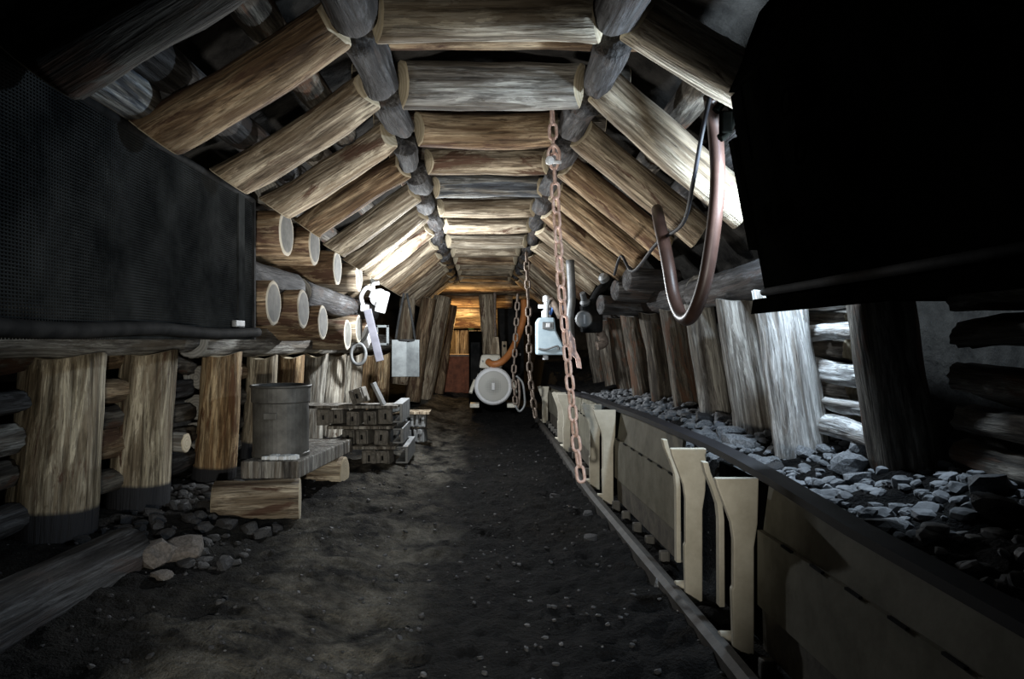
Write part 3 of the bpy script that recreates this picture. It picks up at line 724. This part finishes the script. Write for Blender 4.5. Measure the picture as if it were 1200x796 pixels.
# clamp holding the hose and the lamp beyond the panel
cl = thing('hose_clamp', (1.20, 3.75, H + 1.18), 'black clamp at the top of the brown hose beside the panel', 'clamp')
MB().tube([(0, 0, .0), (.05, 0, .06), (.09, 0, .0), (.06, 0, -.10), (.02, 0, -.14)], .022).build('hook', 'black', cl)
MB().box((.05, 0, -.06), (.06, .05, .12), bev=.01).build('jaw', 'black', cl)
lp = thing('mine_lamp', (1.31, 3.62, H + 1.02), 'small lit blue-white lamp peeping past the black panel', 'lamp')
MB().lathe([(.02, 0), (.05, .01), (.055, .05), (.03, .09), (.012, .10)], seg=20).build('housing', 'black', lp)
MB().lathe([(.012, -.05), (.03, -.045), (.04, -.02), (.04, 0)], seg=20).build('bulb', 'lampblue', lp)

# hose and cable
pts = [(833, 112, 3.75), (838, 150, 3.85), (841, 210, 3.9), (836, 270, 3.95), (826, 330, 4.0), (812, 368, 4.1), (800, 372, 4.25), (790, 350, 4.4), (783, 310, 4.5), (778, 284, 4.6), (773, 262, 4.8), (770, 246, 5.12)]
o = MB().tube([P(*p) for p in pts], .04, seg=16, sub=8).build('brown_hose', 'hose'); tag(o, 'thick brown rubber hose hanging in a U loop on the right', 'hose')
pts = [(833, 108, 3.72), (822, 160, 3.8), (812, 215, 4.0), (800, 262, 4.3), (770, 285, 4.8), (742, 318, 5.5), (728, 300, 6.0), (720, 322, 6.4)]
o = MB().tube([P(*p) for p in pts], .012, seg=10, sub=6).build('black_cable', 'cable'); tag(o, 'thin black cable running beside the brown hose', 'cable')

# ------------------------------------------------------------------ chains
def link_mesh(Lo, w, r, mat):
    pts = []; hw = w / 2 - r; hl = Lo / 2 - r - hw
    for k in range(7):
        a = math.pi * k / 6; pts.append((hw * math.cos(a), 0, hl + hw * math.sin(a)))
    for k in range(7):
        a = math.pi + math.pi * k / 6; pts.append((hw * math.cos(a), 0, -hl + hw * math.sin(a)))
    m = MB().tube(pts, r, seg=9, sub=1, closed=True)
    bmesh.ops.recalc_face_normals(m.bm, faces=m.bm.faces)
    me = bm_mesh('link', m.bm); me.materials.append(M[mat]); return me
def chain(name, pts, pitch, w, r, mat, label):
    pts = [Vector(p) for p in pts]; t = thing(name, pts[0], label, 'chain')
    me = link_mesh(pitch + 2 * r + .004, w, r, mat)
    segs = [(a, b, (b - a).length) for a, b in zip(pts, pts[1:])]; tot = sum(s[2] for s in segs)
    n = int(tot / pitch)
    for i in range(n):
        d = (i + .5) * pitch; q = d
        for a, b, l in segs:
            if q <= l: break
            q -= l
        p = a.lerp(b, q / l); z = (b - a).normalized()
        o = bpy.data.objects.new('link', me); COL.objects.link(o); o.parent = t
        R = z.to_track_quat('Z', 'Y').to_matrix().to_4x4() @ Matrix.Rotation(math.radians(14 + 90 * (i % 2) + rnd.uniform(-8, 8)), 4, 'Z')
        R.translation = p - pts[0]; o.matrix_local = R
    return t
c1 = chain('rusty_chain', [P(647, 128, 4.80), P(651, 230, 4.80), P(657, 330, 4.78), P(667, 440, 4.72), P(674, 510, 4.68), P(682, 568, 4.62)], .098, .070, .0105, 'rust', 'long rusty chain hanging from the roof in front of the conveyor')
sh = thing('chain_shackle', P(649, 190, 4.72), 'small pale bolted shackle near the top of the long rusty chain', 'shackle')
MB().cyl((-.05, 0, 0), (.05, 0, 0), .012, seg=10).build('pin', 'white', sh)
MB().lathe([(.02, 0), (.028, .005), (.028, .02), (.01, .03)], c=(-.03, -.03, 0), axis=(0, -1, 0), seg=12).build('bolt_head', 'white', sh)
MB().tube([(-.035, 0, 0), (-.035, 0, .07), (0, 0, .11), (.035, 0, .07), (.035, 0, 0)], .01, seg=8).build('bow', 'rust', sh)
chain('dark_chain', [P(617, 296, 8.3), P(619, 350, 8.3), P(621, 440, 8.2), P(625, 470, 8.15), P(629, 500, 8.1)], .105, .075, .012, 'rustdark', 'thinner dark chain hanging left of the pale blue apparatus')
chain('grey_chain', [P(607, 345, 10.6), P(604, 400, 10.6), P(602, 440, 10.6), P(604, 475, 10.6)], .115, .085, .014, 'rustdark', 'grey doubled chain hanging beside the motor')
hk = thing('chain_hook', P(609, 455, 10.6), 'looped steel hook at the lower end of the grey chain beside the motor', 'hook')
MB().tube([(-.05, 0, .18), (.04, 0, .08), (.07, 0, -.1), (.07, 0, -.25), (.0, 0, -.34), (-.06, 0, -.26)], .016).build('bow', 'grey', hk)
MB().tube([(-.02, .03, .14), (.0, .03, -.1), (-.03, .03, -.3)], .018).build('shank', 'rustdark', hk)
st = MB(); q = [(.0, 0), (.035, -.06), (.045, -.14), (.075, -.20), (.085, -.27), (.05, -.265), (.04, -.2), (.0, -.16), (-.01, -.08)]
st.prism(q, (0, .012, 0)); o = st.build('rusty_scrap_plate', 'rust', loc=P(668, 388, 5.2)); tag(o, 'torn pinkish rusty plate hanging just right of the long chain', 'plate')

# ------------------------------------------------------------------ motor at the end of the drift
mt = thing('electric_motor', P(578, 478, 12.4), 'round ivory electric motor facing the camera at the drift end', 'motor')
cz = .37; RM = .325
MB().lathe([(RM * .9, .08), (RM, .06), (RM, -.0), (RM * .93, -.03), (RM * .78, -.035)], c=(0, 0, cz), axis=(0, 1, 0), seg=40).build('fan_cover_ring', 'white', mt)
MB().lathe([(RM * .80, .02), (RM * .80, -.028), (RM * .4, -.04), (.05, -.045)], c=(0, -.01, cz), axis=(0, 1, 0), seg=40).build('fan_grille', 'grille', mt)
MB().box((.0, -.06, cz), (.05, .02, .12), bev=.006).build('hub_plate', 'white', mt)
b = MB().lathe([(RM * .9, .06), (RM * .92, .9), (RM * .6, 1.0)], c=(0, 0, cz), axis=(0, 1, 0), seg=32)
for k in range(22):
    a = k * 2 * math.pi / 22; b.box((RM * .93 * math.cos(a), .48, cz + RM * .93 * math.sin(a)), (.05, .8, .014), rot=Matrix.Rotation(-a, 3, 'Y'))
b.build('finned_body', 'motor', mt)
b = MB().box((-.04, .35, cz + RM + .09), (.42, .4, .24), bev=.05, taper=.8); b.build('terminal_box', 'motor', mt)
for x in (-.32, .32): MB().box((x, .2, .03), (.16, .3, .07), bev=.012).build('foot', 'motor', mt)
for x in (-.31, .31): MB().tube([(x, .1, cz + .1), (x * 1.15, .05, cz - .02), (x * 1.25, .0, cz - .12)], .03).build('lug', 'motor', mt)
for k in range(4): MB().cyl((-.18 + .09 * k, .14, cz + RM + .10 + .03 * (k % 2)), (-.18 + .09 * k, .13, cz + RM + .10 + .03 * (k % 2)), .014, seg=8).build('bolt', 'grey', mt)
o = MB().tube([P(572, 424, 12.5), P(578, 427, 12.4), P(588, 424, 12.4), P(599, 412, 12.5), P(608, 392, 12.7), P(614, 370, 12.8), P(614, 352, 12.9)], .06, seg=14).build('orange_hose', 'orange'); tag(o, 'orange-brown hose curving up from the motor terminal box', 'hose')

# ------------------------------------------------------------------ far end
for i, (a, c, Y, r) in enumerate([((478, 350), (468, 450), 12.2, .14), ((503, 350), (483, 470), 12.9, .14), ((519, 348), (494, 472), 13.6, .18), ((527, 358), (510, 465), 14.4, .16)]):
    o = log('leaning_post', P(c[0], c[1], Y), P(a[0], a[1], Y + .1), r, r * .95, 'brown' if i % 2 else 'cap'); tag(o, f'orange-lit leaning post at the drift end, {ORD[i]} from the left', 'post', 'leaning posts at the drift end')
o = log('end_post', P(576, 470, 13.8), P(570, 346, 13.8), .16, .15, 'cap'); tag(o, 'upright tan post standing behind the motor', 'post')
for i, (y, m) in enumerate([(353, 'brown'), (366, 'cap'), (378, 'brown')]):
    o = log('end_beam', P(505, y, 15.5 + i * .2), P(600, y, 15.5 + i * .2), .13, .13, m); tag(o, f'beam across the drift end, {["top", "middle", "lowest"][i]} of three', 'log', 'end beams')
b = MB(); o0 = P(545, 470, 16.4)
for k in range(6):
    b.box((-.62 + k * .2, rnd.uniform(-.01, .01), .8), (.19, .05, 1.6), bev=.01)
o = b.build('board_wall', 'cap', loc=o0); tag(o, 'wall of upright yellowish boards closing the drift end', 'boards')
tk = thing('rust_tank', P(543, 470, 14.9), 'low rust-red box standing at the drift end behind the motor', 'tank')
MB().box((0, 0, .55), (.75, .5, .75), bev=.03).build('body', 'rustred', tk)
for x in (-.25, 0): MB().box((x, -.26, .55), (.06, .03, .6)).build('rib', 'rustred', tk)
MB().box((0, 0, .94), (.8, .55, .04)).build('lid', 'rustdark', tk)
sg = MB().box((0, 0, 0), (.13, .02, .12), bev=.004).build('green_sign', 'green', loc=P(552, 383, 16.25)); tag(sg, 'tiny green sign on the board wall at the drift end', 'sign')
cb = thing('switch_cabinet', P(598, 480, 14.4), 'tall dark cabinet right of the upright post behind the motor', 'cabinet')
MB().box((0, 0, 1.0), (.52, .4, 2.0), bev=.02).build('body', 'darksteel', cb)
MB().box((0, -.21, 1.05), (.44, .02, 1.7), bev=.008).build('door', 'darksteel', cb)
MB().cyl((.17, -.24, 1.1), (.17, -.21, 1.1), .03, seg=12).build('handle', 'grey', cb.children[1])
for (px, py, w, h, lab) in [(557, 430, .24, 1.4, 'narrow dark case left of the motor')]:
    d = thing('dark_case', P(px, 476, 13.55), lab, 'case'); MB().box((0, .2, h / 2), (w, .4, h), bev=.02).build('body', 'black', d); MB().box((0, -.01, h * .6), (w * .7, .02, h * .5)).build('cover', 'darksteel', d)
lv = thing('lever_arm', P(580, 405, 12.9), 'tan shackled bracket hanging by a thin chain above the motor', 'bracket')
MB().prism([(-.03, .15), (.06, .15), (.1, -.25), (.02, -.2), (-.03, -.28), (-.12, -.26)], (0, .04, 0)).build('plate', 'cap', lv)
MB().tube([(.01, .02, .15), (.0, .02, .5), (.0, .02, .95)], .025).build('hanger', 'rustdark', lv)
jk = thing('small_jack', P(591, 412, 12.9), 'short pale upright pin beside the hose on top of the motor', 'pin')
MB().box((0, 0, .0), (.09, .06, .36), bev=.012).build('bar', 'cap', jk); MB().cyl((0, -.05, .1), (0, -.03, .1), .025, seg=10).build('eye', 'darksteel', jk)

# ------------------------------------------------------------------ pale blue apparatus, right centre
bx = thing('blue_apparatus', P(644, 416, 9.0), 'pale blue enamelled apparatus with fittings hanging beside the long chain', 'apparatus')
b = MB(); b.prism([(-.17, 0), (.17, 0), (.17, .10), (.07, .30), (.05, .46), (-.14, .46), (-.17, .40)], (0, .25, 0), (0, -.12, 0)); b.build('casing', 'blue', bx, bev=.02)
MB().box((-.03, -.135, .36), (.14, .03, .09), bev=.01).build('catch', 'grey', bx)
MB().box((-.03, -.15, .365), (.05, .02, .05), bev=.006).build('catch_bar', 'white', bx.children[1])
MB().tube([(-.15, -.13, .08), (-.05, -.14, .07), (.08, -.14, .11), (.1, -.14, .06)], .012).build('seam_bar', 'grey', bx)
MB().lathe([(.04, 0), (.06, .01), (.06, .08), (.035, .10), (.03, .19), (.045, .2), (.045, .26), (.02, .28)], c=(-.04, 0, .46), seg=18).build('valve', 'white', bx)
MB().cyl((-.14, 0, .60), (.07, 0, .60), .025, seg=12).build('cross_pipe', 'white', bx)
MB().tube([(.0, -.06, .5), (.05, -.08, .60), (.12, -.06, .62), (.17, -.04, .56)], .02).build('blue_lead', 'boltblue', bx)
MB().tube([(-.03, -.08, .44), (-.03, -.09, .6), (.0, -.08, .68)], .016).build('lever', 'grey', bx)
MB().cyl((-.05, 0, -.06), (-.05, 0, .0), .035, seg=12).build('drain_cock', 'white', bx)
o = MB().tube([P(658, 372, 8.9), P(652, 360, 8.9), P(646, 352, 9.0)], .05).build('dark_pipe_elbow', 'rustdark'); tag(o, 'dark rusty pipe elbow entering the blue apparatus from the right', 'pipe')

# dark valve cluster right of the chain
vb = thing('valve_cluster', P(693, 385, 8.2), 'dark hydraulic valve cluster on the right posts past the chain', 'valve')
MB().box((0, 0, .12), (.24, .2, .34), bev=.04).build('body', 'darksteel', vb)
MB().lathe([(.09, .03), (.10, .0), (.085, -.03), (.02, -.035)], c=(-.10, -.12, .10), axis=(0, 1, 0), seg=24).build('gauge', 'grey', vb)
MB().box((-.10, -.16, .10), (.02, .01, .10)).build('gauge_needle', 'white', vb.children[1])
MB().lathe([(.05, 0), (.06, .03), (.035, .06), (.03, .15)], c=(-.08, -.1, .27), axis=(-.3, -.5, .8), seg=16).build('nozzle', 'grey', vb)
MB().tube([(.0, -.05, .28), (.08, -.06, .42), (.16, -.05, .50), (.22, -.03, .62)], .05).build('pipe', 'darksteel', vb)
MB().lathe([(.03, 0), (.06, .02), (.06, .07), (.03, .10)], c=(.15, -.08, .53), axis=(-.5, -.5, .6), seg=16).build('cap', 'grey', vb)
MB().tube([(.1, 0, -.05), (.14, -.04, -.16), (.05, -.06, -.2)], .05).build('outlet', 'rustdark', vb)
pipe = MB().tube([P(668, 305, 8.6), P(670, 350, 8.6), P(668, 372, 8.6), P(670, 410, 8.6)], .05).build('grey_riser_pipe', 'grey'); tag(pipe, 'grey upright pipe just right of the long rusty chain', 'pipe')
for i, (px, py, Y) in enumerate([(704, 357, 7.6), (721, 340, 7.2), (735, 328, 6.8)]):
    p = P(px, py, Y); o = log('wedge_stub', p + Vector((.5, .15, 0)), p, .11, .10, 'strut', 'strut'); tag(o, f'short stub log above the right runner, {ORD[i]} from the valve cluster', 'log', 'right stub logs')

# ------------------------------------------------------------------ white hoist, lilac bar, bracket, hanging sheet on the left
hs = thing('white_hoist', P(437, 352, 9.2), 'glaring white hoist head hanging on the left wall', 'hoist')
MB().lathe([(.03, -.07), (.10, -.06), (.12, 0), (.10, .06), (.03, .07)], c=(.08, 0, .03), axis=(.5, 1, 0), seg=24).build('wheel', 'white', hs)
MB().box((.12, 0, -.02), (.12, .16, .28), rot=Matrix.Rotation(.25, 3, 'Y'), bev=.02).build('housing', 'white', hs)
MB().tube([(-.12, 0, -.08), (-.15, 0, .05), (-.08, 0, .16), (.0, 0, .12), (-.03, 0, .03)], .028).build('hook', 'white', hs)
MB().tube([(.02, 0, .1), (.0, 0, .20), (.08, 0, .22)], .024).build('eye', 'white', hs)
MB().box((-.10, -.02, -.10), (.10, .10, .09), bev=.02).build('guide', 'white', hs)
o = MB().box((0, 0, 0), (.095, .05, .66), rot=Matrix.Rotation(-.24, 3, 'Y'), bev=.006).build('slanting_bar', 'lilac', loc=P(438, 393, 9.0)); tag(o, 'slanting lilac-grey flat bar leaning below the white hoist', 'bar')
tr = thing('triangle_bracket', P(427, 395, 9.2), 'bright white triangular bracket left of the lilac bar', 'bracket')
MB().prism([(-.10, -.12), (.05, -.14), (.11, -.02), (.10, .20), (.06, .20), (-.02, .05)], (0, .04, 0), (0, -.05, 0)).build('plate', 'white', tr)
MB().tube([(-.04, -.08, -.08), (.03, -.08, .0), (.08, -.08, .14)], .018).build('gusset', 'grey', tr)
MB().box((-.20, 0, -.08), (.12, .08, .12), bev=.02).build('shoe', 'white', tr)
fr = thing('square_frame', P(448, 393, 9.35), 'small pale square frame just right of the lilac bar', 'frame')
for (x, z, w, h) in ((-.07, 0, .03, .26), (.07, 0, .03, .26), (0, .115, .17, .03), (0, -.115, .17, .03)): MB().box((x, 0, z), (w, .05, h), bev=.004).build('frame_bar', 'galv', fr)
rg = MB().tube([(.09 * math.cos(a), .0, .13 * math.sin(a)) for a in [k * math.pi / 6 for k in range(12)]], .022, closed=True).build('dark_ring', 'grey', loc=P(420, 415, 9.0)); tag(rg, 'grey iron ring hanging below the white triangular bracket', 'ring')
hsn = thing('hanging_sheet', P(475, 420, 9.6), 'square grey galvanised sheet hanging from two straps', 'sheet')
b = MB().box((-.08, 0, 0), (.20, .03, .49), rot=Matrix.Rotation(.12, 3, 'Z')); b.box((.10, .005, 0), (.18, .03, .49), rot=Matrix.Rotation(-.25, 3, 'Z')); b.build('sheet', 'galv', hsn, bev=.006)
for s in (-1, 1): MB().tube([(s * .13, 0, .23), (s * .09, 0, .5), (.0 + s * .02, 0, .86)], .016, sub=3).build('strap', 'darksteel', hsn)
MB().cyl((-.14, -.0, .235), (.14, 0, .235), .018, seg=10).build('top_bar', 'darksteel', hsn)

# ------------------------------------------------------------------ stacked conveyor flights
def block_thing(x, y, z, w, d, h, label, group, mat='drum', ry=0):
    t = thing('steel_block', (x, y, z), label, 'block', group)
    b = MB()
    b.box((0, 0, h / 2), (w, d, h), bev=.014)
    b.box((-w * .28, -d / 2 - .01, h * .5), (w * .26, .035, h * .86), bev=.008)
    b.box((w * .28, -d / 2 - .01, h * .5), (w * .26, .035, h * .86), bev=.008)
    b.build('body', mat, t)
    MB().box((0, -d / 2 - .004, h * .5), (w * .14, .02, h * rnd.uniform(.2, .4))).build('slot', 'darksteel', t)
    MB().cyl((w * .28, -d / 2 - .04, h * .7), (w * .28, -d / 2 - .02, h * .7), .018, seg=8).build('bolt', mat, t)
    t.rotation_euler = (rnd.uniform(-.08, .08), ry + rnd.uniform(-.07, .07), rnd.uniform(-.22, .22)); return t
lay = [(7.55, .11, [-1.18, -1.03], 'bottom'), (7.60, .31, [-1.38, -1.22, -1.06], 'middle'), (7.62, .52, [-1.66, -1.50, -1.34, -1.17, -1.02], 'upper')]
for (Y, z, xsn, w) in lay:
    for i, x in enumerate(xsn):
        block_thing(x + rnd.uniform(-.015, .015), Y + rnd.uniform(-.05, .04), z, rnd.uniform(.12, .15), .26, rnd.uniform(.14, .168), f'cast steel block in the {w} row of the near stack, {ORD[i]} from the left', 'cast steel blocks in the near stack', 'casting')
    o = MB().box(((xsn[0] + xsn[-1]) / 2 - .05, Y, z + .185), (xsn[-1] - xsn[0] + .36, .34, .03), bev=.004).build('dunnage_board', 'greywood'); tag(o, f'thin board lying on the {w} row of cast steel blocks', 'board', 'dunnage boards in the near stack')
block_thing(-1.28, 7.6, .735, .15, .2, .16, 'cast steel block tilted on top of the near stack', 'cast steel blocks in the near stack', 'casting', ry=-.35)
o = MB().box((-1.10, 7.58, .83), (.03, .2, .26), rot=Matrix.Rotation(-.45, 3, 'Y'), bev=.005).build('leaning_plate', 'grey'); tag(o, 'thin dark plate leaning beside the topmost block', 'plate')
for (x, Y, z, w, d, h, lab) in [(-.90, 7.95, .53, .10, .75, .20, 'long grey steel channel at the right side of the stack, upper'), (-.90, 7.95, .31, .11, .70, .16, 'long grey steel channel at the right side of the stack, middle'), (-.86, 8.0, .10, .13, .8, .18, 'long grey steel channel at the right side of the stack, lower')]:
    b = MB().prism([(-w / 2, 0), (w / 2, 0), (w / 2, h), (-w / 2, h), (-w / 2, h - .02), (w / 2 - .03, h - .02), (w / 2 - .03, .02), (-w / 2, .02)], (0, d, 0), (0, -d / 2, 0)); o = b.build('steel_channel', 'grey', loc=(x, Y, z), bev=.004); tag(o, lab, 'channel', 'steel channels in the stack')
for i, (x, z) in enumerate([(-1.12, .10), (-.97, .10), (-1.12, .29), (-.95, .29), (-.80, .10), (-.80, .29)]):
    block_thing(x, 9.2, z, .135, .2, .17, f'cast steel block in the far stack, {["lower left", "lower middle", "upper left", "upper middle", "lower right", "upper right"][i]}', 'cast steel blocks in the far stack', 'grey')
o = MB().box((-.95, 9.2, .48), (.55, .3, .035), bev=.005).build('far_board', 'cap'); tag(o, 'pale board on top of the far stack of steel blocks', 'board')
o = MB().box((-1.12, 8.9, .55), (.36, .2, .09), rot=Matrix.Rotation(-.2, 3, 'Y'), bev=.015).build('loose_casting', 'galv'); tag(o, 'pale loose casting lying on the far stack', 'casting')
# dark lagging behind the stack keeps the wall closed
# ------------------------------------------------------------------ lights
def light(name, kind, loc, energy, color, size=.06, target=None, spot=60, blend=.6):
    d = bpy.data.lights.new(name, kind); d.energy = energy; d.color = color
    if kind == 'AREA': d.size = size
    else: d.shadow_soft_size = size
    if kind == 'SPOT': d.spot_size = math.radians(spot); d.spot_blend = blend
    o = bpy.data.objects.new(name, d); COL.objects.link(o); o.location = loc
    if target: o.rotation_euler = (Vector(target) - Vector(loc)).to_track_quat('-Z', 'Y').to_euler()
    return o
light('lamp_right', 'POINT', (1.42, 3.70, H + .80), 120, (.70, .85, 1.0), .06)
light('lamp_left', 'POINT', (-.66, 8.4, H + .55), 240, (.93, .97, 1.0), .05)
light('head_lamp', 'SPOT', (-.25, .1, H - .45), 450, (1.0, .95, .84), .05, (-.5, 8, H - .05), 67, .95)
light('lamp_end', 'POINT', (-.45, 15.0, H + .30), 55, (1.0, .62, .25), .08)
light('lamp_mid', 'SPOT', (.05, 5.5, .75), 165, (1.0, .97, .92), .12, (.05, 5.6, 3), 132, .35)

w = bpy.data.worlds.new('world'); SC.world = w; w.use_nodes = True
w.node_tree.nodes['Background'].inputs[0].default_value = (.6, .7, .8, 1); w.node_tree.nodes['Background'].inputs[1].default_value = .002

# ------------------------------------------------------------------ camera
cd = bpy.data.cameras.new('camera'); cam = bpy.data.objects.new('camera', cd); COL.objects.link(cam)
cd.sensor_width = 36; cd.lens = F / 1200 * 36; cd.clip_start = .05
cam.location = (0, 0, H); cam.rotation_euler = (math.radians(90), 0, 0)
cd.shift_x = (600 - VX) / 1200; cd.shift_y = 0
SC.camera = cam
SC.view_settings.view_transform = 'Standard'; SC.view_settings.look = 'None'
SC.view_settings.gamma = 1; SC.view_settings.use_curve_mapping = False; SC.view_settings.exposure = 0
SC.cycles.use_denoising = True
